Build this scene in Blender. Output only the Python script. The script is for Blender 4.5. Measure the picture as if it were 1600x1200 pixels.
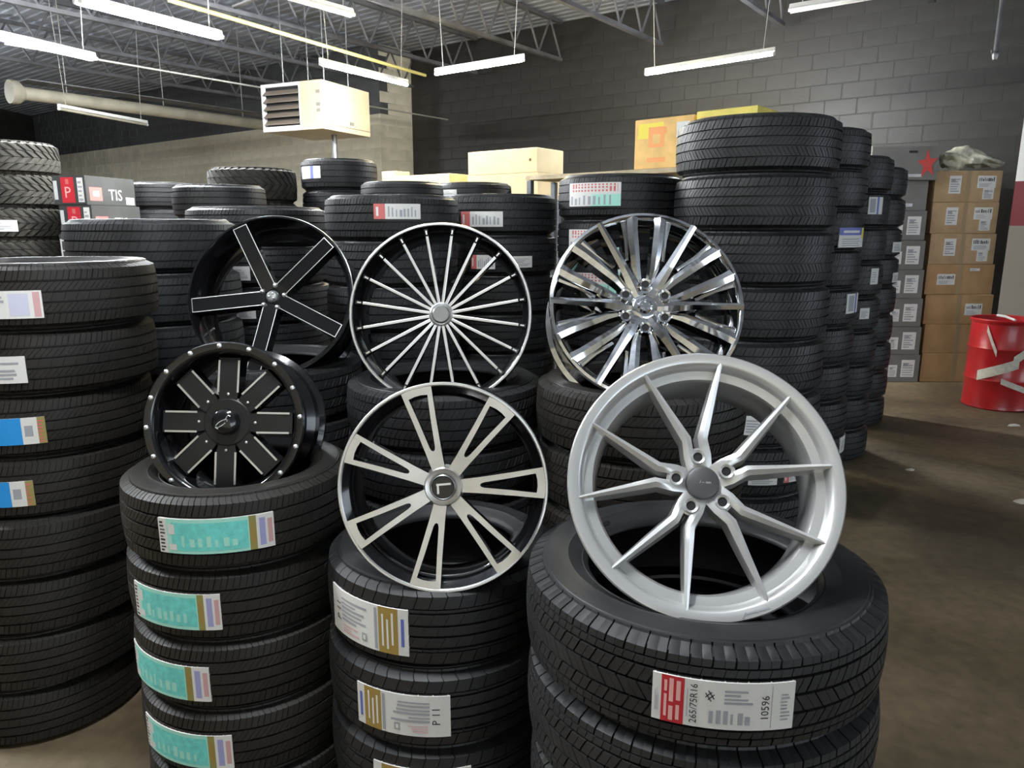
import bpy, math, random
import numpy as np
from mathutils import Matrix, Vector
random.seed(7)
PI = math.pi
for o in list(bpy.data.objects): bpy.data.objects.remove(o)
scene = bpy.context.scene
C = scene.collection

# ------------------------------------------------------------------ camera, world, exposure
PITCH = math.atan(245.0/1150.0)
cam_data = bpy.data.cameras.new('camera')
cam_data.sensor_fit = 'HORIZONTAL'; cam_data.sensor_width = 36.0
cam_data.lens = 36.0*1150.0/1600.0
cam_data.clip_start = 0.05; cam_data.clip_end = 200
cam = bpy.data.objects.new('camera', cam_data); C.objects.link(cam)
cam.location = (0, 0, 1.76); cam.rotation_euler = (PI/2-PITCH, 0, 0)
scene.camera = cam
world = bpy.data.worlds.new('daylight'); scene.world = world; world.use_nodes = True
bg = world.node_tree.nodes['Background']
bg.inputs[0].default_value = (0.80, 0.90, 1.0, 1); bg.inputs[1].default_value = 2.6
TUBE_POWER = 480.0
scene.view_settings.view_transform = 'Standard'
scene.view_settings.look = 'None'
scene.view_settings.exposure = 0.5
scene.view_settings.gamma = 1.0
scene.view_settings.use_curve_mapping = False
scene.cycles.max_bounces = 5; scene.cycles.diffuse_bounces = 3; scene.cycles.glossy_bounces = 3
scene.cycles.adaptive_threshold = 0.03
scene.cycles.caustics_reflective = False; scene.cycles.caustics_refractive = False

# ------------------------------------------------------------------ materials
MATS = {}
def mat(name, col, rough=0.6, metal=0.0, noise=0.0, nscale=20.0, bump=0.0, bscale=150.0, emit=0.0, spec=0.5, coat=0.0, col2=None):
    m = bpy.data.materials.new(name); m.use_nodes = True
    nt = m.node_tree; b = nt.nodes['Principled BSDF']
    b.inputs['Base Color'].default_value = (*col, 1)
    b.inputs['Roughness'].default_value = rough
    b.inputs['Metallic'].default_value = metal
    b.inputs['Specular IOR Level'].default_value = spec
    if coat:
        b.inputs['Coat Weight'].default_value = coat; b.inputs['Coat Roughness'].default_value = 0.06
    tc = None
    if noise or bump:
        tc = nt.nodes.new('ShaderNodeTexCoord')
    if noise:
        n = nt.nodes.new('ShaderNodeTexNoise'); n.inputs['Scale'].default_value = nscale
        n.inputs['Detail'].default_value = 5.0
        nt.links.new(tc.outputs['Object'], n.inputs['Vector'])
        r = nt.nodes.new('ShaderNodeValToRGB')
        c2 = col2 if col2 else tuple(min(1, c*(1+noise)) for c in col)
        c1 = col if col2 else tuple(c*(1-noise) for c in col)
        r.color_ramp.elements[0].position = 0.32; r.color_ramp.elements[1].position = 0.68
        r.color_ramp.elements[0].color = (*c1, 1); r.color_ramp.elements[1].color = (*c2, 1)
        nt.links.new(n.outputs['Fac'], r.inputs['Fac']); nt.links.new(r.outputs['Color'], b.inputs['Base Color'])
    if bump:
        n2 = nt.nodes.new('ShaderNodeTexNoise'); n2.inputs['Scale'].default_value = bscale
        nt.links.new(tc.outputs['Object'], n2.inputs['Vector'])
        bp = nt.nodes.new('ShaderNodeBump'); bp.inputs['Strength'].default_value = bump; bp.inputs['Distance'].default_value = 0.004
        nt.links.new(n2.outputs['Fac'], bp.inputs['Height']); nt.links.new(bp.outputs['Normal'], b.inputs['Normal'])
    if emit:
        b.inputs['Emission Color'].default_value = (*col, 1); b.inputs['Emission Strength'].default_value = emit
    MATS[name] = m
    return m
mat('rubber', (0.0165, 0.0165, 0.0176), 0.50, noise=0.25, nscale=9, spec=0.45)
mat('rubber_warm', (0.0160, 0.0138, 0.0115), 0.54, noise=0.3, nscale=7, spec=0.4)
mat('rubber_dusty', (0.040, 0.037, 0.031), 0.72, noise=0.35, nscale=12, bump=0.12, bscale=200, spec=0.3)
mat('paper', (0.74, 0.73, 0.70), 0.55)
mat('paper_grey', (0.60, 0.61, 0.62), 0.55)
mat('ink', (0.03, 0.03, 0.035), 0.6)
mat('ink_grey', (0.36, 0.37, 0.40), 0.6)
mat('ink_pink', (0.72, 0.45, 0.45), 0.6)
mat('red_print', (0.55, 0.025, 0.04), 0.5)
mat('red_soft', (0.62, 0.16, 0.15), 0.5)
mat('pink_print', (0.85, 0.45, 0.42), 0.5)
mat('teal_print', (0.17, 0.68, 0.62), 0.5, noise=0.12, nscale=60)
mat('teal_pale', (0.40, 0.78, 0.66), 0.5)
mat('olive_print', (0.30, 0.27, 0.08), 0.5)
mat('gold_print', (0.36, 0.24, 0.06), 0.45)
mat('blue_pale', (0.60, 0.60, 0.74), 0.5); mat('blue_soft', (0.36, 0.36, 0.62), 0.5); mat('rose_soft', (0.62, 0.36, 0.36), 0.5)
mat('blue_print', (0.13, 0.16, 0.52), 0.5)
mat('sky_print', (0.02, 0.30, 0.75), 0.5)
mat('yellow_print', (0.85, 0.70, 0.06), 0.5)
mat('orange_print', (0.90, 0.36, 0.10), 0.5)
mat('black_gloss', (0.006, 0.006, 0.007), 0.14, coat=0.6)
mat('black_satin', (0.010, 0.010, 0.011), 0.38)
mat('chrome', (0.86, 0.87, 0.88), 0.07, 1.0)
mat('polished', (0.84, 0.84, 0.84), 0.34, 0.9)
mat('machined', (0.74, 0.72, 0.68), 0.36, 0.85, noise=0.08, nscale=14)
mat('silver_paint', (0.66, 0.66, 0.65), 0.30, 0.6, coat=0.5)
mat('cap_grey', (0.085, 0.085, 0.088), 0.45, 0.3)
mat('cap_silver', (0.36, 0.37, 0.37), 0.35, 0.8)
mat('dark_hole', (0.008, 0.008, 0.008), 0.7)
mat('steel', (0.30, 0.30, 0.30), 0.45, 0.9, noise=0.2)
mat('joist_paint', (0.13, 0.13, 0.14), 0.55, noise=0.3, nscale=4)
mat('deck_paint', (0.33, 0.36, 0.42), 0.6, noise=0.3, nscale=2)
mat('wall_black', (0.031, 0.0295, 0.0275), 0.45, noise=0.25, nscale=3, bump=0.35, bscale=60, spec=0.4)
mat('wall_black_mortar', (0.027, 0.026, 0.0245), 0.6, noise=0.2, nscale=3)
mat('wall_dark_hazed', (0.085, 0.088, 0.092), 0.55, noise=0.2, nscale=3)  # dark upper wall paint, lightened with bluish haze put into its colour
mat('wall_beige', (0.74, 0.69, 0.55), 0.6, noise=0.18, nscale=2, bump=0.3, bscale=60)
mat('wall_beige_mortar', (0.70, 0.65, 0.52), 0.7, noise=0.2, nscale=3)
mat('cream_metal', (0.50, 0.42, 0.27), 0.45, noise=0.08, nscale=3)
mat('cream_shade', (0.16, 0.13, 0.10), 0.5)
mat('cream_pipe', (0.38, 0.35, 0.27), 0.5, noise=0.15, nscale=5)
mat('yellow_pipe', (0.62, 0.55, 0.20), 0.5)
mat('white_metal', (0.70, 0.70, 0.68), 0.4)
mat('wire', (0.45, 0.44, 0.40), 0.5, 0.4)
mat('card', (0.44, 0.30, 0.165), 0.8, noise=0.14, nscale=6)
mat('card_orange', (0.42, 0.25, 0.115), 0.8, noise=0.14, nscale=6)
mat('card_pale', (0.52, 0.42, 0.25), 0.75, noise=0.08, nscale=5)
mat('card_grey', (0.165, 0.16, 0.15), 0.75, noise=0.12, nscale=5)
mat('card_black', (0.045, 0.047, 0.048), 0.6, noise=0.2, nscale=5)
mat('card_amber', (0.80, 0.50, 0.16), 0.65, noise=0.15, nscale=7)
mat('card_yellow', (0.86, 0.72, 0.16), 0.65, noise=0.12, nscale=7)
mat('tape', (0.34, 0.24, 0.13), 0.3)
mat('seam', (0.10, 0.065, 0.035), 0.8)
mat('wood', (0.46, 0.37, 0.23), 0.7, noise=0.2, nscale=8)
mat('rack_paint', (0.10, 0.11, 0.12), 0.5)
mat('drum_red', (0.42, 0.012, 0.016), 0.32, noise=0.2, nscale=5, coat=0.3)
mat('drum_dark', (0.10, 0.01, 0.012), 0.5)
mat('tape_white', (0.62, 0.59, 0.50), 0.5, noise=0.15, nscale=20)
mat('bag', (0.60, 0.58, 0.46), 0.45, noise=0.35, nscale=14, bump=0.4, bscale=30)
mat('star_red', (0.60, 0.06, 0.05), 0.5)
mat('maroon', (0.16, 0.025, 0.03), 0.5)
mat('panel_grey', (0.20, 0.18, 0.15), 0.6)
mat('scrap', (0.62, 0.58, 0.48), 0.8)
tube_cold = mat('tube_cold', (0.93, 0.97, 1.0), 0.5, emit=TUBE_POWER)
tube_warm = mat('tube_warm', (1.0, 0.86, 0.52), 0.5, emit=TUBE_POWER)

def floor_material():
    m = bpy.data.materials.new('floor_concrete'); m.use_nodes = True; nt = m.node_tree; b = nt.nodes['Principled BSDF']
    tc = nt.nodes.new('ShaderNodeTexCoord')
    def noise(scale, detail, a, bcol, p0, p1):
        n = nt.nodes.new('ShaderNodeTexNoise'); n.inputs['Scale'].default_value = scale; n.inputs['Detail'].default_value = detail
        nt.links.new(tc.outputs['Object'], n.inputs['Vector'])
        r = nt.nodes.new('ShaderNodeValToRGB')
        r.color_ramp.elements[0].position = p0; r.color_ramp.elements[1].position = p1
        r.color_ramp.elements[0].color = (*a, 1); r.color_ramp.elements[1].color = (*bcol, 1)
        nt.links.new(n.outputs['Fac'], r.inputs['Fac']); return n, r
    n1, r1 = noise(0.9, 8, (0.080, 0.062, 0.037), (0.235, 0.180, 0.108), 0.34, 0.66)
    n2, r2 = noise(14, 6, (0.72, 0.70, 0.68), (1.12, 1.1, 1.06), 0.3, 0.7)
    mx = nt.nodes.new('ShaderNodeMixRGB'); mx.blend_type = 'MULTIPLY'; mx.inputs[0].default_value = 1
    nt.links.new(r1.outputs[0], mx.inputs[1]); nt.links.new(r2.outputs[0], mx.inputs[2])
    nt.links.new(mx.outputs[0], b.inputs['Base Color'])
    rr = nt.nodes.new('ShaderNodeMapRange'); rr.inputs[3].default_value = 0.5; rr.inputs[4].default_value = 0.8
    nt.links.new(n1.outputs['Fac'], rr.inputs[0]); nt.links.new(rr.outputs[0], b.inputs['Roughness'])
    bp = nt.nodes.new('ShaderNodeBump'); bp.inputs['Strength'].default_value = 0.25; bp.inputs['Distance'].default_value = 0.01
    nt.links.new(n2.outputs['Fac'], bp.inputs['Height']); nt.links.new(bp.outputs['Normal'], b.inputs['Normal'])
    MATS['floor'] = m
floor_material()
M = MATS

# ------------------------------------------------------------------ mesh helpers
class MB:
    """collects faces; build() links ONE mesh object"""
    def __init__(self): self.v = []; self.f = []; self.m = []
    def add(self, verts, faces, mi=0):
        o = len(self.v); self.v += [tuple(p) for p in verts]
        self.f += [tuple(i+o for i in f) for f in faces]; self.m += [mi]*len(faces); return self
    def box(self, c, s, rz=0.0, mi=0, M4=None):
        hx, hy, hz = s[0]/2, s[1]/2, s[2]/2
        vs = [(-hx,-hy,-hz),(hx,-hy,-hz),(hx,hy,-hz),(-hx,hy,-hz),(-hx,-hy,hz),(hx,-hy,hz),(hx,hy,hz),(-hx,hy,hz)]
        cs, sn = math.cos(rz), math.sin(rz)
        vs = [(c[0]+x*cs-y*sn, c[1]+x*sn+y*cs, c[2]+z) for x, y, z in vs]
        return self.add(vs, [(0,3,2,1),(4,5,6,7),(0,1,5,4),(1,2,6,5),(2,3,7,6),(3,0,4,7)], mi)
    def tube(self, pts, r, n=8, mi=0, cap=True):
        pts = [Vector(p) for p in pts]; rings = []
        rad = r if isinstance(r, (list, tuple)) else [r]*len(pts)
        for i, p in enumerate(pts):
            t = (pts[min(i+1, len(pts)-1)]-pts[max(i-1, 0)]).normalized()
            up = Vector((0,0,1)) if abs(t.z) < 0.9 else Vector((1,0,0))
            a = t.cross(up).normalized(); b = t.cross(a)
            rings.append([p+(a*math.cos(2*PI*k/n)+b*math.sin(2*PI*k/n))*rad[i] for k in range(n)])
        vs = [q for ring in rings for q in ring]; fs = []
        for i in range(len(pts)-1):
            for k in range(n):
                fs.append((i*n+k, i*n+(k+1) % n, (i+1)*n+(k+1) % n, (i+1)*n+k))
        if cap:
            fs.append(tuple(range(n))); fs.append(tuple(range((len(pts)-1)*n, len(pts)*n))[::-1])
        return self.add(vs, fs, mi)
    def lathe_z(self, prof, n=48, closed=False, mi=0, c=(0,0,0)):
        vs = []; k = len(prof)
        for i in range(n):
            a = 2*PI*i/n
            vs += [(c[0]+r*math.cos(a), c[1]+r*math.sin(a), c[2]+z) for r, z in prof]
        fs = []
        for i in range(n):
            j = (i+1) % n
            for q in range(k if closed else k-1):
                p = (q+1) % k
                fs.append((i*k+q, j*k+q, j*k+p, i*k+p))
        return self.add(vs, fs, mi)
    def lathe_y(self, prof, n=72, closed=True, mi=0, c=(0,0,0)):
        """axis along Y through c; profile (radius, y)"""
        vs = []; k = len(prof)
        for i in range(n):
            a = 2*PI*i/n
            vs += [(c[0]+r*math.sin(a), c[1]+y, c[2]+r*math.cos(a)) for r, y in prof]
        fs = []; ms = []
        for i in range(n):
            j = (i+1) % n
            for q in range(k if closed else k-1):
                p = (q+1) % k
                fs.append((i*k+q, i*k+p, j*k+p, j*k+q))
        if isinstance(mi, (list, tuple)):
            o = len(self.f); self.add(vs, fs, 0); kk = k if closed else k-1
            for t in range(len(fs)): self.m[o+t] = mi[t % kk]
            return self
        return self.add(vs, fs, mi)
    def mesh(self, name, mats, smooth=None):
        me = bpy.data.meshes.new(name); me.from_pydata(self.v, [], self.f)
        for mm in (mats if isinstance(mats, (list, tuple)) else [mats]): me.materials.append(M[mm])
        me.polygons.foreach_set('material_index', self.m)
        if smooth is not None:
            me.polygons.foreach_set('use_smooth', [True]*len(me.polygons)); me.set_sharp_from_angle(angle=math.radians(smooth))
        me.update(); return me
    def build(self, name, mats, parent=None, smooth=None):
        return link(name, self.mesh(name, mats, smooth), parent)
def link(name, me, parent=None):
    o = bpy.data.objects.new(name, me); C.objects.link(o)
    if parent is not None: o.parent = parent
    return o
def tag(o, label, cat, group=None):
    o['label'] = label; o['category'] = cat
    if group: o['group'] = group
    return o
def struct(o): o['kind'] = 'structure'; return o
def thing(name, label, cat, loc=(0,0,0), rot=(0,0,0), group=None):
    o = bpy.data.objects.new(name, None); C.objects.link(o); o.empty_display_size = 0.05
    o.location = loc; o.rotation_euler = rot
    return tag(o, label, cat, group)

# ------------------------------------------------------------------ the setting
WA = Vector((-0.8, 0.6, 0)); WB = Vector((0.6, 0.8, 0))          # along the block wall, into the block wall
W0 = Vector((5.54, 9.30, 0)); P2 = Vector((-1.92, 14.90, 0)); P1 = Vector((-2.42, 14.23, 0))
CEIL = 5.0
fl = MB(); fl.add([(-16,-14,0),(16,-14,0),(16,26,0),(-16,26,0)], [(0,1,2,3)]); struct(fl.build('floor', 'floor'))
dk = MB()                                                        # corrugated roof deck
vs = []; fs = []; nrib = 210
for i in range(nrib+1):
    for k, (du, dz) in enumerate(((0, 0), (0.07, 0), (0.09, 0.016), (0.16, 0.016))):
        u = -18 + i*0.18 + du
        a = Vector((0, 8, 0)) + WB*u
        p, q = a - WA*22, a + WA*24
        vs += [(p.x, p.y, CEIL+dz), (q.x, q.y, CEIL+dz)]
for i in range(len(vs)//2-1): fs.append((2*i, 2*i+1, 2*i+3, 2*i+2))
dk.add(vs, fs); struct(dk.build('ceiling', 'deck_paint'))

def wall_slab(name, a, b, th, z0, z1, m, side, split=None, m2=None):
    d = (b-a); n = Vector((-d.y, d.x, 0)).normalized()*side*th
    w = MB(); q = [a, b, b+n, a+n]
    zs = [z0, z1] if split is None else [z0, split, z1]
    for k in range(len(zs)-1):
        lo, hi = zs[k], zs[k+1]
        w.add([(p.x, p.y, lo) for p in q]+[(p.x, p.y, hi) for p in q], [(0,1,2,3),(4,5,6,7),(0,1,5,4),(1,2,6,5),(2,3,7,6),(3,0,4,7)], k)
    return struct(w.build(name, m if m2 is None else [m, m2]))
BH, BL = 0.2, 0.4
def block_mesh(name, m, l=BL-0.012):
    w = MB(); hx, hz, e = l/2, (BH-0.008)/2, 0.003               # raised block with chamfered rim
    w.add([(-hx,0,-hz),(hx,0,-hz),(hx,0,hz),(-hx,0,hz),(-hx+e,-0.0045,-hz+e),(hx-e,-0.0045,-hz+e),(hx-e,-0.0045,hz-e),(-hx+e,-0.0045,hz-e)],
          [(4,5,6,7),(0,1,5,4),(1,2,6,5),(2,3,7,6),(3,0,4,7)])
    return w.mesh(name, m)
def block_wall(parent, a, d, length, m_low, m_high, zsplit, inview):
    """running-bond blocks on the wall starting at a, along d; the 300 nearest in-view blocks are parts of their own"""
    ang = math.atan2(d.y, d.x)
    nrm = Vector((d.y, -d.x, 0))
    if nrm.y > 0: nrm = -nrm; 
    rz = math.atan2(nrm.x, -nrm.y)                                # local -Y -> nrm
    lo, hi = block_mesh('block', m_low), block_mesh('block', m_high)
    cells = []
    for r in range(int(CEIL/BH)):
        off = 0.2 if r % 2 else 0.0
        for i in range(int(length/BL)):
            t = (i+0.5)*BL + off
            if t+BL/2 > length+0.01: continue
            p = a + d*t + Vector((0, 0, (r+0.5)*BH))
            cells.append(((p-Vector((0,0,1.76))).length, p, r, inview(p)))
    vis = sorted([c for c in cells if c[3]], key=lambda c: c[0])
    own = vis[:300]; rest = vis[300:]+[c for c in cells if not c[3]]
    for dist, p, r, v in own:
        o = link('block', hi if p.z > zsplit else lo, parent); o.location = p; o.rotation_euler = (random.uniform(-.004,.004), 0, rz+random.uniform(-.006,.006))
    w = MB(); cs, sn = math.cos(rz), math.sin(rz)
    for dist, p, r, v in rest:
        vv = [(p.x+x.co.x*cs-x.co.y*sn, p.y+x.co.x*sn+x.co.y*cs, p.z+x.co.z) for x in lo.vertices]
        w.add(vv, [tuple(f.vertices) for f in lo.polygons], 1 if p.z > zsplit else 0)
    if rest:
        o = w.build('blockwork', [m_low, m_high], parent); o['kind'] = 'stuff'
def cam_px(p):
    y, z = p.y, p.z-1.76; c, s = math.cos(PITCH), math.sin(PITCH)
    Z = y*c-z*s
    return (800+1150*p.x/Z, 600-1150*(y*s+z*c)/Z) if Z > 0.1 else (-9999, -9999)
wr = wall_slab('wall_right', P2, W0-WA*9, 0.25, 0, CEIL, 'wall_black_mortar', 1)
block_wall(wr, P2.copy(), -WA, 18.0, 'wall_black', 'wall_black', 99, lambda p: 640 < cam_px(p)[0] < 1620 and -30 < cam_px(p)[1] < 300)
wb_ = wall_slab('wall_back', P1+WA*15, P1, 0.25, 0, CEIL, 'wall_beige_mortar', 1, 3.8, 'wall_dark_hazed')
block_wall(wb_, P1.copy(), WA, 14.8, 'wall_beige', 'wall_dark_hazed', 3.8, lambda p: 60 < cam_px(p)[0] < 610 and 60 < cam_px(p)[1] < 320)
wc_ = wall_slab('wall_corner', P1+WB*.02, P2, 0.25, 0, CEIL, 'wall_beige_mortar', 1)
block_wall(wc_, P1.copy(), WB, 0.82, 'wall_beige', 'wall_beige', 99, lambda p: p.z > 2.0)
wall_slab('wall_left', Vector((-14.3,-4,0)), Vector((-14.3,24,0)), 0.25, 0, CEIL, 'wall_black', 1)
wall_slab('wall_front', Vector((-14.3,-4,0)), Vector((0.6,-4,0)), 0.25, 0, CEIL, 'wall_beige', -1)
wall_slab('wall_side', Vector((5.6,-4,0)), Vector((14,-4,0)), 0.25, 0, CEIL, 'wall_beige', -1)

# ------------------------------------------------------------------ tires
R0, H0, RIM0 = 0.335, 0.106, 0.214
def tire_mesh(name, m, N, ribs, grooves, wc, ws, gd=0.0085, crown=0.006, extra=1.0):
    """ribs: list of (u0,u1,main_cut,sipe,slant,phase); grooves fill the gaps; u in -1..1 over the tread"""
    ht = 0.80*H0; e = 0.014
    cols = [(0.0,0),(e,1),(wc,1),(wc+e,0),(0.55,0),(0.55+e,2),(0.55+ws,2),(0.55+ws+e,0)]
    rows = []                                                    # (r,z,main,sipe,slant*rel,phase)
    def crown_r(u): return R0 - crown*u*u
    first, last = ribs[0], ribs[-1]
    side = [(R0-0.012-crown,-0.86,1,.8),(R0-0.024-crown,-0.915,.6,.4),(0.905*R0,-0.962,0,0),(0.893*R0,-0.968,0,0),(0.888*R0,-0.990,0,0),(0.86*R0,-0.998,0,0),(0.81*R0,-1.0,0,0),(0.765*R0,-0.985,0,0),(0.757*R0,-0.995,0,0),(0.748*R0,-0.972,0,0),(0.71*R0,-0.92,0,0),(0.678*R0,-0.85,0,0),(0.672*R0,-0.865,0,0),(RIM0+0.004,-0.81,0,0),(RIM0,-0.76,0,0),(RIM0,-0.70,0,0),(RIM0+0.008,-0.66,0,0),(0.72*R0,-0.80,0,0),(0.80*R0,-0.885,0,0),(0.89*R0,-0.84,0,0),(R0-0.024,-0.62,0,0),(R0-0.019,-0.25,0,0)]
    inner = side[::-1]
    for r, z, c1, c2 in inner:
        rows.append((r, z*H0, first[2]*c1*extra, first[3]*c2, 0.0, first[5]))
    for i, (u0, u1, mc, sp, sl, ph) in enumerate(ribs):
        for q, u in enumerate((u0, (u0+u1)/2, u1)):
            rows.append((crown_r(u), u*ht, mc, sp, sl*(q*0.5-0.5), ph))
        if i < len(ribs)-1:
            ua, ub = u1+0.012, ribs[i+1][0]-0.012
            rows.append((crown_r(ua)-gd, ua*ht, 0, 0, sl*0.5, ph))
            nx = ribs[i+1]
            rows.append((crown_r(ub)-gd, ub*ht, 0, 0, -nx[4]*0.5, nx[5]))
    for r, z, c1, c2 in side:
        rows.append((r, -z*H0, last[2]*c1*extra, last[3]*c2, 0.0, last[5]))
    nc = N*len(cols)
    base = np.array([(p+f)/N for p in range(N) for f, t in cols])
    typ = np.array([t for p in range(N) for f, t in cols])
    V = []
    for r, z, mc, sp, sl, ph in rows:
        rr = np.full(nc, r); rr[typ == 1] -= mc; rr[typ == 2] -= sp
        th = 2*PI*(base + (sl+ph)/N)
        V.append(np.c_[rr*np.cos(th), rr*np.sin(th), np.full(nc, z+H0)])
    V = np.concatenate(V); nr = len(rows)
    i = np.arange(nr)[:, None]; j = np.arange(nc)[None, :]; i2 = (i+1) % nr; j2 = (j+1) % nc
    F = np.stack([i*nc+j, i*nc+j2, i2*nc+j2, i2*nc+j], -1).reshape(-1, 4)
    me = bpy.data.meshes.new(name)
    me.vertices.add(len(V)); me.vertices.foreach_set('co', V.ravel())
    me.loops.add(F.size); me.loops.foreach_set('vertex_index', F.ravel())
    me.polygons.add(len(F)); me.polygons.foreach_set('loop_start', np.arange(0, F.size, 4)); me.polygons.foreach_set('loop_total', np.full(len(F), 4))
    me.update(calc_edges=True); me.validate()
    me.polygons.foreach_set('use_smooth', np.ones(len(F), bool)); me.set_sharp_from_angle(angle=math.radians(38))
    me.materials.append(M[m]); return me
TM = {}
TM['touring'] = tire_mesh('touring_tire', 'rubber_warm', 62, [(-1,-.64,.0045,.003,.25,0),(-.56,-.23,.002,.002,.7,.3),(-.16,.16,0,.0015,.3,.1),(.23,.56,.002,.002,.7,.6),(.64,1,.0045,.003,.25,.2)], None, .09, .05)
TM['step'] = tire_mesh('step_tire', 'rubber', 54, [(-1,-.66,.005,.0,.3,0),(-.62,-.56,.005,0,0,.5),(-.48,-.2,.0,.002,.4,.3),(-.12,.12,0,.001,.2,0),(.2,.48,.0,.002,.4,.6),(.56,.62,.005,0,0,.5),(.66,1,.005,0,.3,.1)], None, .07, .04)
TM['highway'] = tire_mesh('highway_tire', 'rubber', 60, [(-1,-.84,.009,.0008,.05,0),(-.80,-.64,.001,.002,.1,0),(-.57,-.25,.006,.0015,.35,.35),(-.18,.18,.006,.001,-.5,.1),(.25,.57,.006,.0015,.35,.55),(.64,.80,.001,.002,.1,.15),(.84,1,.009,.0008,.05,.15)], None, .085, .04, gd=.010, extra=1.15)
TM['rib'] = tire_mesh('rib_tire', 'rubber', 60, [(-1,-.72,.004,.002,.2,0),(-.65,-.28,.0008,.002,.5,.3),(-.2,.2,0,.0015,.5,.1),(.28,.65,.0008,.002,.5,.5),(.72,1,.004,.002,.2,.2)], None, .10, .06)
TM['allterrain'] = tire_mesh('allterrain_tire', 'rubber', 56, [(-1,-.66,.005,.002,.35,0),(-.59,-.22,.003,.002,-.6,.3),(-.15,.18,.002,.002,.6,.1),(.25,.58,.003,.002,.6,.2),(.65,1,.005,.002,.35,.4)], None, .11, .05)
TM['mud'] = tire_mesh('mud_tire', 'rubber_dusty', 34, [(-1,-.5,.013,.002,.9,.5),(-.46,-.02,.012,0,.8,1.2),(.02,.46,.012,0,-.8,1.2),(.5,1,.013,.002,-.9,.5)], None, .36, .05, gd=.008, extra=1.2)

# text outlines, cached
_txt = {}
def text_geo(s):
    if s in _txt: return _txt[s]
    cu = bpy.data.curves.new('t', 'FONT'); cu.body = s; cu.resolution_u = 2
    ob = bpy.data.objects.new('t', cu); C.objects.link(ob)
    bpy.context.view_layer.update()
    me = ob.evaluated_get(bpy.context.evaluated_depsgraph_get()).to_mesh()
    v = np.array([tuple(x.co)[:2] for x in me.vertices]); f = [tuple(p.vertices) for p in me.polygons]
    bpy.data.objects.remove(ob); bpy.data.curves.remove(cu)
    lo, hi = v.min(0), v.max(0); v = (v-(lo+hi)/2)/(hi[1]-lo[1])
    _txt[s] = (v, f); return v, f
def flat_print(parts, W, H, mapper, base_mat, thick=0.0012, step=0.02):
    """printed sheet: parts in sheet fractions; mapper(u,v,layer)->point. rect: (u0,u1,v0,v1,mat); text: (str,uc,vc,size,rot,mat)"""
    w = MB(); mats = [base_mat]
    def mi(n):
        if n not in mats: mats.append(n)
        return mats.index(n)
    def rect(u0, u1, v0, v1, k, layer):
        n = max(1, int(math.ceil((u1-u0)*W/step)))
        us = [u0+(u1-u0)*i/n for i in range(n+1)]
        vs = [mapper((u-.5)*W, (v0-.5)*H, layer) for u in us]+[mapper((u-.5)*W, (v1-.5)*H, layer) for u in us]
        w.add(vs, [(i, i+1, n+2+i, n+1+i) for i in range(n)], k)
    n = max(1, int(math.ceil(W/step))); us = [(i/n-.5)*W for i in range(n+1)]
    vs = []
    for u in us:
        vs += [mapper(u,-H/2,0), mapper(u,H/2,0), mapper(u,H/2,-1), mapper(u,-H/2,-1)]
    fs = []
    for i in range(n):
        for q in range(4): fs.append((4*i+q, 4*i+4+q, 4*i+4+(q+1) % 4, 4*i+(q+1) % 4))
    fs += [(0,1,2,3), (4*n+3,4*n+2,4*n+1,4*n)]
    w.add(vs, fs, 0)
    for p in parts:
        if isinstance(p[0], str):
            s, uc, vc, size, rot, m = p; g, f = text_geo(s); c, sn = math.cos(rot), math.sin(rot)
            sz = size*H
            pts = [mapper((uc-.5)*W+(x*c-y*sn)*sz, (vc-.5)*H+(x*sn+y*c)*sz, 2) for x, y in g]
            w.add(pts, f, mi(m))
        else:
            rect(*p[:4], mi(p[4]), 1 if len(p) < 6 else p[5])
    return w, mats
def bars(u0, u1, v0, v1, n, m, vertical=False, seed=1, layer=2):
    rnd = random.Random(seed); out = []
    for i in range(n):
        if vertical:
            a = u0+(u1-u0)*i/n; out.append((a, a+(u1-u0)/n*rnd.uniform(.3,.7), v0, v0+(v1-v0)*rnd.uniform(.55,1), m, layer))
        else:
            a = v0+(v1-v0)*i/n; out.append((u0, u0+(u1-u0)*rnd.uniform(.5,1), a, a+(v1-v0)/n*rnd.uniform(.35,.6), m, layer))
    return out
def D_teal(s): return [(0,.085,0,1,'paper'),(.085,.79,0.0,1,'teal_pale'),(.13,.78,.09,.9,'teal_print',2),(.79,.85,0,1,'olive_print'),(.85,1,0,1,'paper'),
    (.875,.925,.1,.9,'blue_soft',2),(.945,.985,.15,.85,'rose_soft',2),(.10,.16,.55,.85,'paper',2.5),(.10,.17,.1,.28,'paper',2.5),(.805,.835,.2,.8,'gold_print',2)]+bars(.015,.07,.05,.95,9,'ink',seed=s)+bars(.22,.72,.2,.55,7,'teal_pale',True,seed=s,layer=2.6)
def D_gold(s): 
    return [(.70,.90,0,1,'gold_print'),(.655,.685,.05,.95,'ink_grey',2),(.735,.755,.15,.85,'paper',2),(.785,.805,.1,.75,'paper',2),(.835,.855,.2,.9,'paper',2),(.93,.96,.2,.8,'blue_print',2),('P 11',.14,.5,.17,PI/2,'ink'),(.5,.56,.12,.3,'ink_grey',2),(.515,.545,.16,.26,'paper',2.6)]+bars(.2,.6,.35,.9,6,'ink_grey',seed=s)+bars(.22,.46,.1,.3,3,'ink_pink',seed=s+1)
def mirror(parts):
    out = []
    for p in parts:
        if isinstance(p[0], str): out.append((p[0], 1-p[1], *p[2:]))
        else: out.append((1-p[1], 1-p[0], *p[2:]))
    return out
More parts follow.
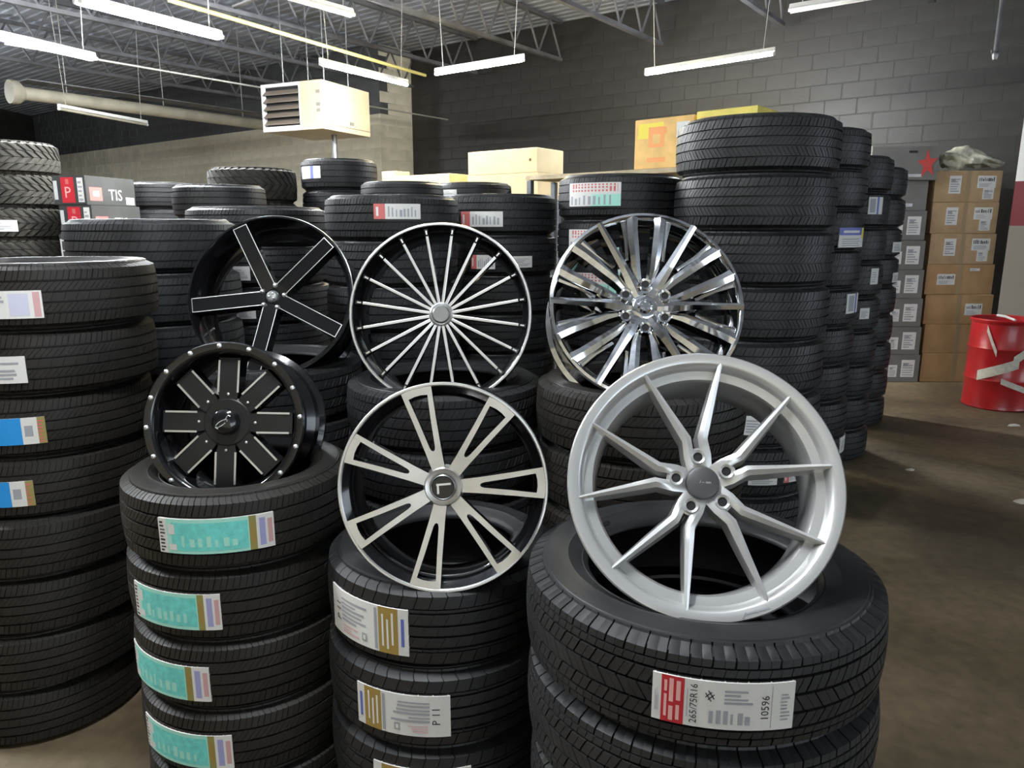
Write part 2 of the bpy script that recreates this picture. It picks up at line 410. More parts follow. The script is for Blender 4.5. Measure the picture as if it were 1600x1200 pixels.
def D_red(s): return [(.065,.225,0,1,'red_print'),(.085,.105,.12,.6,'pink_print',2),(.12,.15,.45,.95,'pink_print',2),(.12,.15,.05,.36,'pink_print',2),(.085,.105,.66,.9,'pink_print',2),(.17,.2,.5,.92,'pink_print',2),(.17,.195,.08,.4,'pink_print',2),
    ('265/75R16',.29,.5,.135,PI/2,'ink'),('10596',.785,.5,.15,PI/2,'ink'),('#',.40,.70,.2,PI/4,'ink'),(.36,.44,.5,.54,'paper')]+bars(.02,.05,.2,.75,5,'ink_grey',True,seed=s)+bars(.40,.70,.12,.42,6,'ink_grey',True,seed=s+2)+bars(.50,.72,.55,.88,4,'ink_grey',seed=s+3)+bars(.9,.985,.2,.8,8,'ink_grey',seed=s+4)+[(.245,.25,.2,.8,'ink_grey',2),(.83,.834,.05,.95,'ink_grey',2)]
def D_redtop(s): return [(0,1,.56,1,'paper'),(.06,.95,.62,.95,'red_soft'),(.5,1,0,.5,'teal_pale'),(.1,.8,.70,.76,'paper',2),(.2,.9,.84,.88,'paper',2)]+bars(.05,.9,.06,.5,9,'ink_grey',True,seed=s)
def D_redleft(s): return [(0,.24,0,1,'red_soft'),(.05,.1,.2,.8,'paper',2)]+bars(.3,.95,.15,.85,8,'ink_grey',True,seed=s)
def D_blueyel(s): return [(0,.78,.62,1,'blue_print'),(.8,1,.45,1,'yellow_print'),(.1,.65,.74,.86,'paper',2)]+bars(.08,.7,.08,.5,4,'ink_grey',seed=s)
def D_sky(s): return [(0,.70,0,1,'sky_print'),(.70,.88,.15,.85,'paper'),(.90,1,0,1,'olive_print'),(.735,.84,.3,.7,'ink_grey',2)]+bars(.905,.99,.05,.95,7,'red_soft',seed=s)
def D_plain(s): return bars(.1,.9,.15,.85,5,'ink_grey',seed=s)
def D_edge(s): return [(.88,.97,.05,.95,'rose_soft'),(.55,.82,.1,.9,'blue_pale')]+bars(.2,.5,.1,.9,5,'ink_grey',seed=s)
def D_bluewhite(s): return [(.1,.45,.1,.9,'ink_grey'),(.55,.7,.0,1,'blue_print')]

ORD = ['top','second from top','third from top','fourth from top','fifth from top','sixth from top','seventh from top','eighth from top','ninth from top','tenth from top']
TIRES = {}
KIND = {'touring':'touring','step':'ribbed','highway':'highway','rib':'smooth-ribbed','allterrain':'all-terrain','mud':'chunky mud'}
def stack(key, X, Y, R, w, n, kind, where, group, dx=0.0, dy=0.0, jit=0.006, lean=None):
    rnd = random.Random(key)
    for k in range(n):
        o = link('tire', TM[kind])
        o.scale = (R/R0, R/R0, w/(2*H0))
        o.location = (X+dx*k+rnd.uniform(-jit,jit), Y+dy*k+rnd.uniform(-jit,jit), w*(n-1-k))
        o.rotation_euler = (0, 0, rnd.uniform(0, 6.28))
        tag(o, f'black {KIND[kind]} tire, {ORD[k]}, {where}', 'tire', group)
        TIRES[key, k] = (o, R, w)
def sticker(key, k, frac, deg, W, H, design, seed=1, base='paper'):
    o, R, w = TIRES[key, k]
    sx, sz = R/R0, w/(2*H0); th0 = math.radians(deg)-o.rotation_euler.z
    def mp(u, v, layer):
        rr = R + (-0.006 if layer < 0 else 0.0010+0.0005*layer)
        th = th0+u/R
        return (rr*math.cos(th)/sx, rr*math.sin(th)/sx, (frac*w+v)/sz)
    wmb, mats = flat_print(design(seed), W, H, mp, base)
    return wmb.build('sticker', mats, o)
stack('S1', -1.60, 2.57, .335, .2065, 8, 'touring', 'of the front stack at the left edge', 'tires in the left front stack', dx=-0.024, dy=-.004, jit=.012)
stack('S2', -.838, 2.15, .33, .2135, 5, 'touring', 'in the stack under the riveted black wheel', 'tires under the riveted wheel')
stack('S3', -.20, 1.965, .325, .2245, 4, 'step', 'in the stack under the machined two-tone wheel', 'tires under the two-tone wheel')
stack('S4', .42, 1.528, .385, .209, 5, 'highway', 'in the front stack under the silver wheel', 'tires under the silver wheel', dx=.003)
stack('S5', -.99, 2.95, .374, .2075, 6, 'rib', 'in the stack under the five-spoke wheel', 'tires under the five-spoke wheel')
stack('S6', -.255, 2.742, .369, .202, 6, 'rib', 'in the stack under the thin-spoked wheel', 'tires under the thin-spoked wheel')
stack('S7', .45, 2.51, .36, .209, 6, 'touring', 'in the stack under the chrome wheel', 'tires under the chrome wheel')
stack('S8', -1.635, 3.42, .36, .2243, 8, 'rib', 'of the wide stack behind the left front stack', 'tires in the left middle stack')
stack('S9', -.602, 3.767, .33, .2121, 9, 'rib', 'of the stack between five-spoke and thin-spoked wheels', 'tires in the centre middle stack')
stack('S10', -1.434, 4.26, .38, .2076, 9, 'rib', 'of the stack seen behind the five-spoke wheel', 'tires behind the five-spoke wheel')
stack('S11', -.08, 4.3, .33, .215, 9, 'rib', 'of the stack behind the thin-spoked wheel', 'tires behind the thin-spoked wheel')
stack('S12', -.33, 6.6, .33, .2365, 9, 'rib', 'of the rear stack below two pale boxes', 'rear tires below the pale boxes')
stack('S13', -.88, 6.1, .33, .2341, 9, 'rib', 'of the rear stack below the flat pale box', 'rear tires below the flat box')
stack('S14', -1.52, 6.73, .33, .2589, 9, 'rib', 'of the rear stack below the hanging heater', 'rear tires below the heater')
stack('S15', -2.2, 6.475, .36, .28, 8, 'mud', 'of the rear stack left of the heater', 'rear mud tires')
stack('S16', -2.14, 5.55, .323, .2282, 9, 'rib', 'of the rear stack before the mud tires', 'rear tires before the mud tires')
stack('S17', -3.45, 7.5, .34, .2424, 9, 'rib', 'of the rear stack right of black wheel boxes', 'rear tires by the wheel boxes')
stack('S18', -4.468, 6.797, .40, .276, 9, 'mud', 'of the tall stack at the far left', 'mud tires at the far left')
stack('S20', .58, 4.1, .33, .225, 9, 'rib', 'of the stack behind the chrome wheel', 'tires behind the chrome wheel')
stack('S21', 1.172, 3.668, .375, .2494, 9, 'allterrain', 'of the tallest stack on the right', 'tires in the tallest stack')
stack('S22', 1.83, 4.78, .37, .2328, 10, 'rib', 'of the stack right behind the tallest one', 'tires in the second right-hand stack')
stack('S23', 2.454, 5.737, .37, .251, 9, 'rib', 'of the third stack in the right-hand row', 'tires in the third right-hand stack')
stack('S24', 3.095, 6.75, .37, .251, 9, 'rib', 'of the last right-hand stack beside grey boxes', 'tires in the last right-hand stack')
for a in (('S2',0,.50,-82.1,.306,.097),('S2',1,.46,-106.9,.294,.105),('S2',2,.44,-118,.33,.105),('S2',3,.45,-109.6,.322,.105)): sticker(*a, D_teal, seed=a[1]+1)
sticker('S3',0,.47,-124.5,.273,.125,D_gold,1); sticker('S3',1,.48,-104.4,.26,.115,lambda s: mirror(D_gold(s)),2); sticker('S3',2,.52,-95.4,.265,.115,lambda s: mirror(D_gold(s)),3)
sticker('S4',0,.50,-97,.249,.092,D_red,3)
sticker('S1',0,.40,-80,.20,.085,D_edge,4); sticker('S1',1,.42,-84,.15,.085,D_plain,5); sticker('S1',2,.45,-80,.22,.087,D_sky,6); sticker('S1',3,.45,-87,.22,.085,D_sky,7)
sticker('S9',0,.63,-77,.216,.068,D_redleft,8); sticker('S11',0,.38,-105.5,.237,.079,D_redleft,9)
sticker('S12',0,.6,-134,.25,.062,D_plain,10); sticker('S14',0,.55,-126,.24,.10,D_bluewhite,11)
sticker('S20',0,.54,-122.8,.298,.115,D_redtop,12); sticker('S20',1,.53,-122.2,.293,.109,D_redtop,13); sticker('S20',2,.55,-117.6,.234,.111,D_redtop,14)
sticker('S22',2,.3,-51.6,.29,.115,D_blueyel,15); sticker('S22',4,.60,-43,.19,.12,D_bluewhite,16); sticker('S23',1,.61,-67,.137,.12,D_bluewhite,17)
sticker('S23',3,.61,-58,.09,.116,D_plain,18); sticker('S24',2,.34,-47,.19,.087,D_plain,19); sticker('S24',3,.3,-43,.14,.084,D_plain,20)
sticker('S23',4,.54,-69,.09,.08,D_plain,21); sticker('S22',8,.7,-34,.16,.104,D_plain,22)
sticker('S10',1,.34,-87,.10,.073,D_plain,23); sticker('S10',2,.3,-85,.10,.045,D_plain,24); sticker('S18',2,.42,-76,.29,.096,D_plain,25)
sticker('S11',1,.34,-104,.133,.074,D_redleft,26); sticker('S11',1,.34,-66,.114,.061,D_plain,27)
sticker('S21',5,.45,-97,.10,.092,D_plain,28); sticker('S21',6,.40,-88,.138,.06,D_plain,29); sticker('S21',6,.40,-62,.129,.05,D_redleft,30)

# ------------------------------------------------------------------ wheels (face towards -Y, centre at (0,0,R))
def P(r, a, R, y=0.0):
    return (r*math.sin(a), y, R+r*math.cos(a))
def rim_part(t, R, W, lip, m_lip, m_bar, step=0.03, inner=0.86, seg=112, flat=0.0):
    """rim barrel: lip face, stepped inner wall, drop centre and rear flange"""
    prof = [(R,0.000),(R-lip,0.000),(R-lip-.004,.006),(R*(1-(1-inner)*.62),step*.7),(R*inner+.006,step),(R*inner,step+.02),(R*inner-.004,W*.55),(R*inner,W-.03),(R-.020,W-.008),(R-.014,W),(R,W),(R,W-.012),(R-.016,W-.020),(R-.018,W-.05),(R*inner+.010,W*.62),(R*inner+.010,W*.40),(R-.018,.055),(R-.016,.022),(R,.012)]
    mi = [0,0,1,1,1,1,1,1,1,1,1,1,1,1,1,1,1,0,0]
    return MB().lathe_y(prof, seg, True, mi, (0,0,R)).build('rim', [m_lip, m_bar], t, smooth=40)
def loft_spoke(t, R, a, st, mats, name='spoke', mi_front=0, mi_side=1, twist=0.0):
    """st: (r, lateral, half_front, half_back, y_front, y_back, ridge)"""
    w = MB(); vs = []; n = 5
    ca, sa = math.cos(a), math.sin(a)
    for r, lt, hf, hb, yf, yb, rg in st:
        for l, y in ((-hb, yb), (-hf, yf), (0, yf-rg), (hf, yf), (hb, yb)):
            x, z = lt+l, r
            vs.append((x*ca+z*sa, y, R+z*ca-x*sa))
    fs = []; ms = []
    for i in range(len(st)-1):
        for k in range(n):
            k2 = (k+1) % n
            fs.append((i*n+k, i*n+k2, (i+1)*n+k2, (i+1)*n+k)); ms.append(mi_front if k in (1, 2) else mi_side)
    fs.append(tuple(range(n))[::-1]); ms.append(mi_side); fs.append(tuple((len(st)-1)*n+k for k in range(n))); ms.append(mi_side)
    o = len(w.f); w.add(vs, fs, 0); w.m[o:] = ms
    ob = w.build(name, mats, t, smooth=25); return ob
def plate_spoke(t, R, a, outer, slot, yfun, th, mats, name='spoke'):
    """flat split spoke with a slot; outlines of equal length in (lateral, r) fractions of R"""
    w = MB(); n = len(outer); ca, sa = math.cos(a), math.sin(a)
    def pt(q, back):
        x, z = q[0]*R, q[1]*R; y = yfun(q[1])+(th if back else 0)
        return (x*ca+z*sa, y, R+z*ca-x*sa)
    vs = [pt(q, 0) for q in outer]+[pt(q, 0) for q in slot]+[pt(q, 1) for q in outer]+[pt(q, 1) for q in slot]
    fs = []; ms = []
    for i in range(n):
        j = (i+1) % n
        fs.append((i, j, n+j, n+i)); ms.append(0)
        fs.append((2*n+i, 3*n+i, 3*n+j, 2*n+j)); ms.append(1)
        fs.append((i, 2*n+i, 2*n+j, j)); ms.append(1)
        fs.append((n+i, n+j, 3*n+j, 3*n+i)); ms.append(1)
    w.add(vs, fs, 0); w.m[:] = ms
    return w.build(name, mats, t)
def disc(t, name, R, prof, m, c=(0,0), seg=40, smooth=35):
    return MB().lathe_y(prof, seg, False, 0, (c[0],0,R+c[1])).build(name, m, t, smooth=smooth)
def ball(t, name, R, r, a, y, rad, m, flat=.6):
    p = P(r, a, R); 
    return MB().lathe_y([(0,y-rad*flat),(rad*.5,y-rad*flat*.87),(rad*.87,y-rad*flat*.5),(rad,y),(rad,y+.004)], 12, False, 0, (p[0],0,p[2])).build(name, m, t, smooth=60)
def lug(t, R, r, a, y, rad, m, depth=.012):
    p = P(r, a, R)
    o = MB().lathe_y([(rad*.62,y+depth),(rad*.66,y-.001),(rad,y-.004),(rad*1.1,y+.004),(rad*1.1,y+.02)], 20, False, 0, (p[0],0,p[2])).build('lug_seat', m, t, smooth=40)
    MB().lathe_y([(0,y+min(depth*.5,.0012)),(rad*.68,y+min(depth*.5,.0012))], 16, False, 0, (p[0],0,p[2])).build('lug_hole', 'dark_hole', o)
    return o
def flat_bar(t, R, p0, p1, hw, y0, y1, m, name='milled_edge', th=.002):
    """thin bar between two (x,z) points on the face"""
    a = Vector((p0[0], 0, p0[1])); b = Vector((p1[0], 0, p1[1])); d = (b-a).normalized(); s = Vector((d.z, 0, -d.x))*hw
    w = MB(); q = [a-s, a+s, b+s, b-s]; ys = [y0, y0, y1, y1]
    w.add([(v.x, y, v.z) for v, y in zip(q, ys)]+[(v.x, y+th, v.z) for v, y in zip(q, ys)], [(0,1,2,3),(4,7,6,5),(0,4,5,1),(1,5,6,2),(2,6,7,3),(3,7,4,0)])
    return w.build(name, m, t)
def D2(x): return math.radians(x)
def wheel(name, label, loc, R, lean, yaw=0.0):
    return thing(name, label, 'wheel', loc, (-D2(lean), 0, D2(yaw)), 'display wheels standing on the tire stacks')

# silver ten-spoke wheel
R = .257; t = wheel('alloy_wheel', 'large bright silver wheel with five forked spoke pairs and dark centre cap', (.366,1.272,1.022), R, 29.0, -8.0); t.scale = (1.065,1.065,1.065)
prof = [(R,.004),(R-.003,0),(R-.019,0.0),(R-.024,.004),(R-.030,.016),(R-.032,.022),(R-.048,.026),(R-.052,.034),(R-.054,.12),(R-.05,.15),(R-.028,.162),(R-.024,.17),(R-.010,.17),(R-.010,.16),(R-.026,.15),(R-.030,.13),(R-.046,.11),(R-.046,.07),(R-.026,.04),(R-.018,.020),(R,.010)]
MB().lathe_y(prof, 128, True, 0, (0,0,R)).build('rim', 'silver_paint', t, smooth=40)
for k in range(5):
    ac = -10+72*k
    for s in (-1, 1):
        a = D2(ac+s*18.5)
        # path bends from the pair's root beside the lug out to the lip; lateral measured from the spoke's own radius
        root = lambda r, d: r*math.sin(D2(ac+s*d)-a)
        rr = lambda r, d: r*math.cos(D2(ac+s*d)-a)
        st = [(rr(.030,22), root(.030,22), .012,.014,.022,.050,.000),
              (rr(.058,16), root(.058,16), .0105,.015,.017,.052,.005),
              (rr(.088,10), root(.088,10), .0095,.014,.014,.052,.007),
              (rr(.118,13.4), root(.118,13.4), .0085,.013,.012,.050,.007),
              (rr(.150,15.5), root(.150,15.5), .0072,.0115,.010,.046,.006),
              (rr(.195,17.2), root(.195,17.2), .0055,.009,.006,.040,.005),
              (rr(R-.010,18.5), 0, .003,.005,.002,.024,.002)]
        loft_spoke(t, R, a, st, ['silver_paint','silver_paint'])
    lug(t, R, .050, D2(ac), .0150, .0135, 'silver_paint')
    # web that bridges the fork around the lug hole
    st = [(.026,0,.016,.018,.022,.05,0),(.050,0,.0165,.018,.0185,.05,0),(.068,0,.010,.014,.020,.05,0)]
    loft_spoke(t, R, D2(ac), st, ['silver_paint','silver_paint'], name='spoke_web')
disc(t, 'hub', R, [(0,.024),(.034,.024),(.040,.03),(.044,.06),(0,.07)], 'silver_paint')
cp = disc(t, 'center_cap', R, [(0,.008),(.024,.0085),(.030,.011),(.033,.024)], 'cap_grey')
g, f = text_geo('Ferrox'[:0]+'/ ~ nm'); 
w = MB(); w.add([(x*.0055+.004, .0076, R+y*.0055) for x, y in g], f); w.build('cap_script', 'paper_grey', cp)
p = P(R-.053, D2(231+14), R); MB().tube([(p[0],.05,p[2]),(p[0]*.94,.045,R+(p[2]-R)*.94)], .004, 8).build('valve_stem', 'black_satin', t)
flat_bar(t, R, (R*.27, R-R*.915), (R*.44, R-R*.86), .0012, -.001, -.001, 'ink_grey', 'scuff_mark')
flat_bar(t, R, (R*.255, R-R*.945), (R*.28, R-R*.90), .0012, -.001, -.001, 'ink_grey', 'scuff_mark')

# machined two-tone split-spoke wheel
R = .266; t = wheel('alloy_wheel', 'black and machined silver wheel with seven slotted double spokes', (-.170,1.662,.880), R, 12.0); t.scale = (.977,.977,.977)
prof = [(R,.004),(R-.0025,0),(R-.007,0),(R-.010,.004),(R-.024,.02),(R-.034,.03),(R-.036,.05),(R-.036,.15),(R-.03,.175),(R-.016,.19),(R,.19),(R,.18),(R-.016,.172),(R-.028,.12),(R-.028,.08),(R-.018,.05),(R-.016,.02),(R,.012)]
MB().lathe_y(prof, 112, True, [0,0,0]+[1]*13+[0,0], (0,0,R)).build('rim', ['polished','black_gloss'], t, smooth=40)
outer = [(-.062,.17),(-.075,.33),(-.110,.65),(-.148,.955),(-.05,.974),(.05,.974),(.148,.955),(.110,.65),(.075,.33),(.062,.17),(0,.15)]
slot = [(-.016,.36),(-.026,.39),(-.058,.65),(-.092,.885),(-.032,.897),(.032,.897),(.092,.885),(.058,.65),(.026,.39),(.016,.36),(0,.35)]
for k in range(7):
    plate_spoke(t, R, D2(-15.5+360/7*k), outer, slot, lambda r: .001+.020*(1-r)**1.2, .034, ['machined','black_gloss'])
disc(t, 'hub', R, [(0,.016),(.036,.016),(.046,.012),(.052,.020),(.054,.05),(0,.06)], 'machined')
cp = disc(t, 'center_cap', R, [(0,.004),(.027,.004),(.030,.0005),(.033,.003),(.035,.014)], 'black_gloss')
MB().lathe_y([(.0285,.0015),(.030,.0),(.0318,.0015)], 36, False, 0, (0,0,R)).build('cap_ring', 'cap_silver', cp, smooth=40)
flat_bar(cp, R, (-.017,R+.006), (.020,R+.009), .0026, .0030, .0030, 'polished', 'cap_emblem', .001)
flat_bar(cp, R, (-.013,R+.004), (-.012,R-.017), .0026, .0030, .0030, 'polished', 'cap_emblem', .001)
p = P(R*.845, D2(-72), R); MB().tube([(p[0],.04,p[2]),(p[0]*.92,.03,R+(p[2]-R)*.92)], .0035, 8).build('valve_stem', 'steel', t)

# black riveted off-road wheel
R = .233; t = wheel('offroad_wheel', 'gloss black deep wheel with rivets round its lip and milled spoke edges', (-.83,1.985,.987), R, 15.0)
prof = [(R,.006),(R-.004,0),(R-.022,0),(R-.030,.006),(R-.034,.022),(R-.040,.045),(R-.046,.065),(R-.046,.16),(R-.03,.24),(R-.012,.25),(R,.25),(R,.235),(R-.016,.228),(R-.018,.19),(R-.04,.17),(R-.04,.12),(R-.018,.08),(R-.018,.028),(R-.003,.024)]
MB().lathe_y(prof, 96, True, 0, (0,0,R)).build('rim', 'black_gloss', t, smooth=40)
for k in range(16): ball(t, 'rivet', R, R-.012, D2(-4+22.5*k), .0, .0076, 'polished')
for k in range(8):
    a = D2(1+45*k); ca, sa = math.cos(a), math.sin(a)
    st = [(.050,0,.020,.022,.034,.075,0),(.088,0,.030,.033,.030,.075,0),(.14,0,.030,.034,.030,.075,0),(R-.044,0,.031,.036,.034,.08,0)]
    sp = loft_spoke(t, R, a, st, ['black_satin','black_gloss'])
    for s in (-1, 1):
        q = lambda x, z: (x*ca+z*sa, R+z*ca-x*sa)
        flat_bar(sp, R, q(s*.0285,.087), q(s*.0285,R-.052), .0028, .0265, .0290, 'polished')
    ball(t, 'bolt', R, .082, a, .029, .0045, 'polished')
disc(t, 'hub', R, [(0,.03),(.066,.03),(.074,.036),(.078,.075)], 'black_satin')
cp = disc(t, 'center_cap', R, [(0,-.004),(.028,-.002),(.036,.004),(.039,.03)], 'black_gloss')
w = MB(); w.tube([(.012*math.cos(q)*1.3-.003+.006*math.sin(q), -.0055, R-.004+.010*math.sin(q)+.006*math.cos(q)) for q in [i*PI/8 for i in range(16)]], .0016, 6); w.build('cap_emblem', 'cap_silver', cp)
w = MB(); w.tube([(.006,-.0055,R+.004),(.012,-.0055,R+.014),(.016,-.0055,R+.020),(.022,-.0055,R+.016)], .0016, 6); w.build('cap_emblem', 'cap_silver', cp)
w = MB(); w.tube([(-.014,-.0055,R-.010),(-.020,-.0055,R-.016),(-.012,-.0055,R-.019)], .0016, 6); w.build('cap_emblem', 'cap_silver', cp)

# black five-spoke wheel
R = .313; t = wheel('alloy_wheel', 'gloss black wheel with five wide spokes outlined in thin silver', (-.913,2.68,1.217), R, 19.9)
prof = [(R,.006),(R-.003,0),(R-.010,0),(R-.014,.008),(R-.022,.03),(R-.030,.05),(R-.034,.07),(R-.034,.20),(R-.02,.225),(R-.01,.235),(R,.235),(R,.222),(R-.016,.215),(R-.026,.15),(R-.026,.09),(R-.016,.05),(R-.014,.024),(R,.014)]
MB().lathe_y(prof, 112, True, [0]+[1]*17, (0,0,R)).build('rim', ['polished','black_gloss'], t, smooth=40)
for k in range(5):
    a = D2(-26+72*k); ca, sa = math.cos(a), math.sin(a)
    st = [(.03,0,.024,.028,.034,.085,0),(.06,0,.0265,.030,.030,.085,0),(.16,0,.027,.031,.022,.075,0),(R-.012,0,.0275,.032,.004,.055,0)]
    sp = loft_spoke(t, R, a, st, ['black_gloss','black_gloss'])
    q = lambda x, z: (x*ca+z*sa, R+z*ca-x*sa)
    for s in (-1, 1): flat_bar(sp, R, q(s*.0262,.045), q(s*.0262,R-.016), .0013, .0300, .0035, 'polished')
    flat_bar(sp, R, q(-.027,R-.017), q(.027,R-.017), .0013, .0035, .0035, 'polished')
    ball(t, 'lug_nut', R, .045, a+D2(36), .030, .009, 'polished', 1.0)
disc(t, 'hub', R, [(0,.036),(.055,.036),(.062,.05),(.066,.09),(0,.1)], 'black_gloss')
cp = disc(t, 'center_cap', R, [(0,.018),(.016,.019),(.022,.024),(.024,.036)], 'cap_silver')
for q in range(3): ball(cp, 'cap_detail', R, .011, D2(120*q+20), .018, .005, 'polished')
p = P(R-.04, D2(-118), R); MB().tube([(p[0],.06,p[2]),(p[0]*.93,.05,R+(p[2]-R)*.93)], .004, 8).build('valve_stem', 'polished', t)

# black thin-spoked wheel
R = .32; t = wheel('alloy_wheel', 'black wheel with twenty thin silver-faced spokes and a polished lip', (-.25,2.498,1.152), R, 12.0)
prof = [(R,.006),(R-.003,0),(R-.009,0),(R-.012,.005),(R-.020,.03),(R-.028,.05),(R-.032,.07),(R-.032,.20),(R-.02,.225),(R-.01,.235),(R,.235),(R,.222),(R-.016,.215),(R-.026,.15),(R-.026,.09),(R-.016,.05),(R-.014,.024),(R,.014)]
MB().lathe_y(prof, 112, True, [0,0,0]+[1]*14+[0], (0,0,R)).build('rim', ['polished','black_gloss'], t, smooth=40)
for k in range(20):
    a = D2(8+18*k)
    st = [(.036,0,.0052,.006,.024,.060,.001),(.12,0,.0050,.0065,.018,.052,.001),(R*.86,0,.0046,.007,.008,.042,.001)]
    sp = loft_spoke(t, R, a, st, ['polished','black_gloss'])
    st = [(R*.86,0,.0046,.0071,.0082,.042,0),(R-.018,0,.0075,.009,.010,.035,0)]
    loft_spoke(sp, R, a, st, ['black_gloss','black_gloss'], name='spoke_tip')
    ca, sa = math.cos(a), math.sin(a); q = lambda x, z: (x*ca+z*sa, R+z*ca-x*sa)
    flat_bar(sp, R, q(0,R*.88), q(0,R*.925), .0026, .0085, .0085, 'polished')
disc(t, 'hub', R, [(.030,.022),(.036,.018),(.042,.022),(.046,.05),(0,.07)], 'polished')
disc(t, 'center_cap', R, [(0,.014),(.027,.014),(.031,.017),(.032,.03)], 'cap_silver')

# chrome multi-spoke wheel
R = .313; t = wheel('chrome_wheel', 'mirror chrome wheel with many sculpted spokes and open lug holes', (.43,2.226,1.236), R, 24.0)
prof = [(R,.008),(R-.003,0),(R-.012,-.002),(R-.018,.004),(R-.024,.02),(R-.034,.034),(R-.038,.05),(R-.038,.19),(R-.02,.215),(R-.01,.225),(R,.225),(R,.21),(R-.016,.205),(R-.028,.15),(R-.028,.09),(R-.016,.05),(R-.014,.024),(R,.016)]
MB().lathe_y(prof, 112, True, 0, (0,0,R)).build('rim', 'chrome', t, smooth=40)
for k in range(6):
    a = D2(2+60*k); b = D2(32+60*k)
    for s in (-1, 1):
        st = [(.070,s*.016,.008,.012,.036,.075,.003),(.125,s*.030,.014,.017,.022,.07,.008),(.19,s*.037,.016,.021,.014,.06,.010),(R*.82,s*.044,.017,.023,.008,.05,.009),(R-.012,s*.046,.019,.024,.002,.034,.004)]
        loft_spoke(t, R, a, st, ['chrome','chrome'])
    st = [(.040,0,.014,.018,.034,.078,.004),(.09,0,.018,.022,.022,.076,.010),(.15,0,.014,.018,.010,.066,.011),(R*.8,0,.011,.016,.003,.05,.009),(R-.004,0,.010,.014,-.004,.034,.005)]
    loft_spoke(t, R, b, st, ['chrome','chrome'])
    for s in (-1, 1):                                           # short webs between ridge spokes and split spokes
        c = b+s*D2(14)
        st = [(R*.52,-s*.014,.005,.008,.026,.06,.003),(R*.74,s*.0,.006,.010,.018,.055,.004),(R*.93,s*.006,.009,.012,.010,.04,.003)]
        loft_spoke(t, R, c, st, ['chrome','chrome'], name='spoke_web')
    lug(t, R, .073, a, .0235, .0185, 'chrome', .02)
    st = [(.045,0,.016,.02,.034,.07,0),(.068,0,.017,.021,.030,.07,0),(.088,0,.014,.018,.036,.07,0)]
    loft_spoke(t, R, a, st, ['chrome','chrome'], name='lug_boss')
disc(t, 'hub', R, [(0,.034),(.030,.030),(.046,.036),(.060,.05),(.064,.09),(0,.1)], 'chrome')
cp = disc(t, 'center_cap', R, [(0,.022),(.018,.022),(.024,.027),(.026,.036)], 'chrome')
for q in range(5): ball(cp, 'cap_detail', R, .012, D2(72*q), .022, .004, 'chrome', 1.0)

# ------------------------------------------------------------------ boxes, racks, drum
def carton(name, label, cat, loc, size, rz, m, group=None, decals=(), tape=True, tm='tape'):
    """cardboard carton, base at loc; front face is local -Y. decals: (x,z,w,h,design,seed,base) on the front, in metres from face centre"""
    t = thing(name, label, cat, loc, (0,0,rz), group)
    w, d, h = size; e = .006
    b = MB()
    vs = []
    for (z, q) in ((0, e), (e, 0), (h-e, 0), (h, e)):
        vs += [(-w/2+q,-d/2+q,z),(w/2-q,-d/2+q,z),(w/2-q,d/2-q,z),(-w/2+q,d/2-q,z)]
    fs = [(3,2,1,0),(12,13,14,15)]
    for i in range(3):
        for k in range(4): fs.append((4*i+k, 4*i+(k+1) % 4, 4*i+4+(k+1) % 4, 4*i+4+k))
    b.add(vs, fs); b.build('box_body', m, t)
    if tape:
        MB().box((0,-d/2-.0006,h/2),(.045,.0012,h-.004)).build('tape_strip', tm, t)
    for (x, z, lw, lh, des, seed, base) in decals:
        def mp(u, v, layer): return (x+u, -d/2-(0 if layer < 0 else .001+.0004*layer), h/2+z+v)
        wmb, mats = flat_print(des(seed), lw, lh, mp, base, step=1.0)
        wmb.build('shipping_label', mats, t)
    return t
def D_ship(s): return bars(.1,.92,.1,.9,6,'ink_grey',seed=s)+[(.15,.5,.62,.8,'ink_grey',2)]
def D_bar(s): return bars(.08,.95,.55,.9,9,'ink',True,seed=s)+bars(.1,.9,.1,.45,3,'ink_grey',seed=s)
# brown cartons column
BORD = ['top','second','third','fourth','fifth','sixth','bottom']
for k in range(7):
    h = .338; z = h*(6-k)
    dec = [(-.14,.02,.13,.19,D_ship,k,'paper'),(.20,.05,.20,.13,D_bar,k+3,'paper'),(.23,-.075,.12,.12,D_ship,k+5,'paper')] if k < 3 else \
          ([(-.15,.0,.20,.12,D_bar,k,'paper'),(.16,.11,.11,.03,D_plain,k,'paper')] if k == 3 else ([(.17,0,.19,.13,D_bar,k,'paper')] if k == 4 else ([(.2,.02,.1,.1,D_ship,k,'paper')] if k == 6 else [])))
    carton('cardboard_box', f'brown cardboard carton, {BORD[k]} one of the seven-box column by the red drum', 'box',
           (5.02+.024*k*(.55 if k < 4 else .75)+random.uniform(-.012,.012), 8.62-.0*k, z), (.72+(.03 if k > 2 else 0), .5, h), D2(random.uniform(-2.5,-1)), 'card' if k < 3 else 'card_orange', 'brown cartons against the block wall', dec)
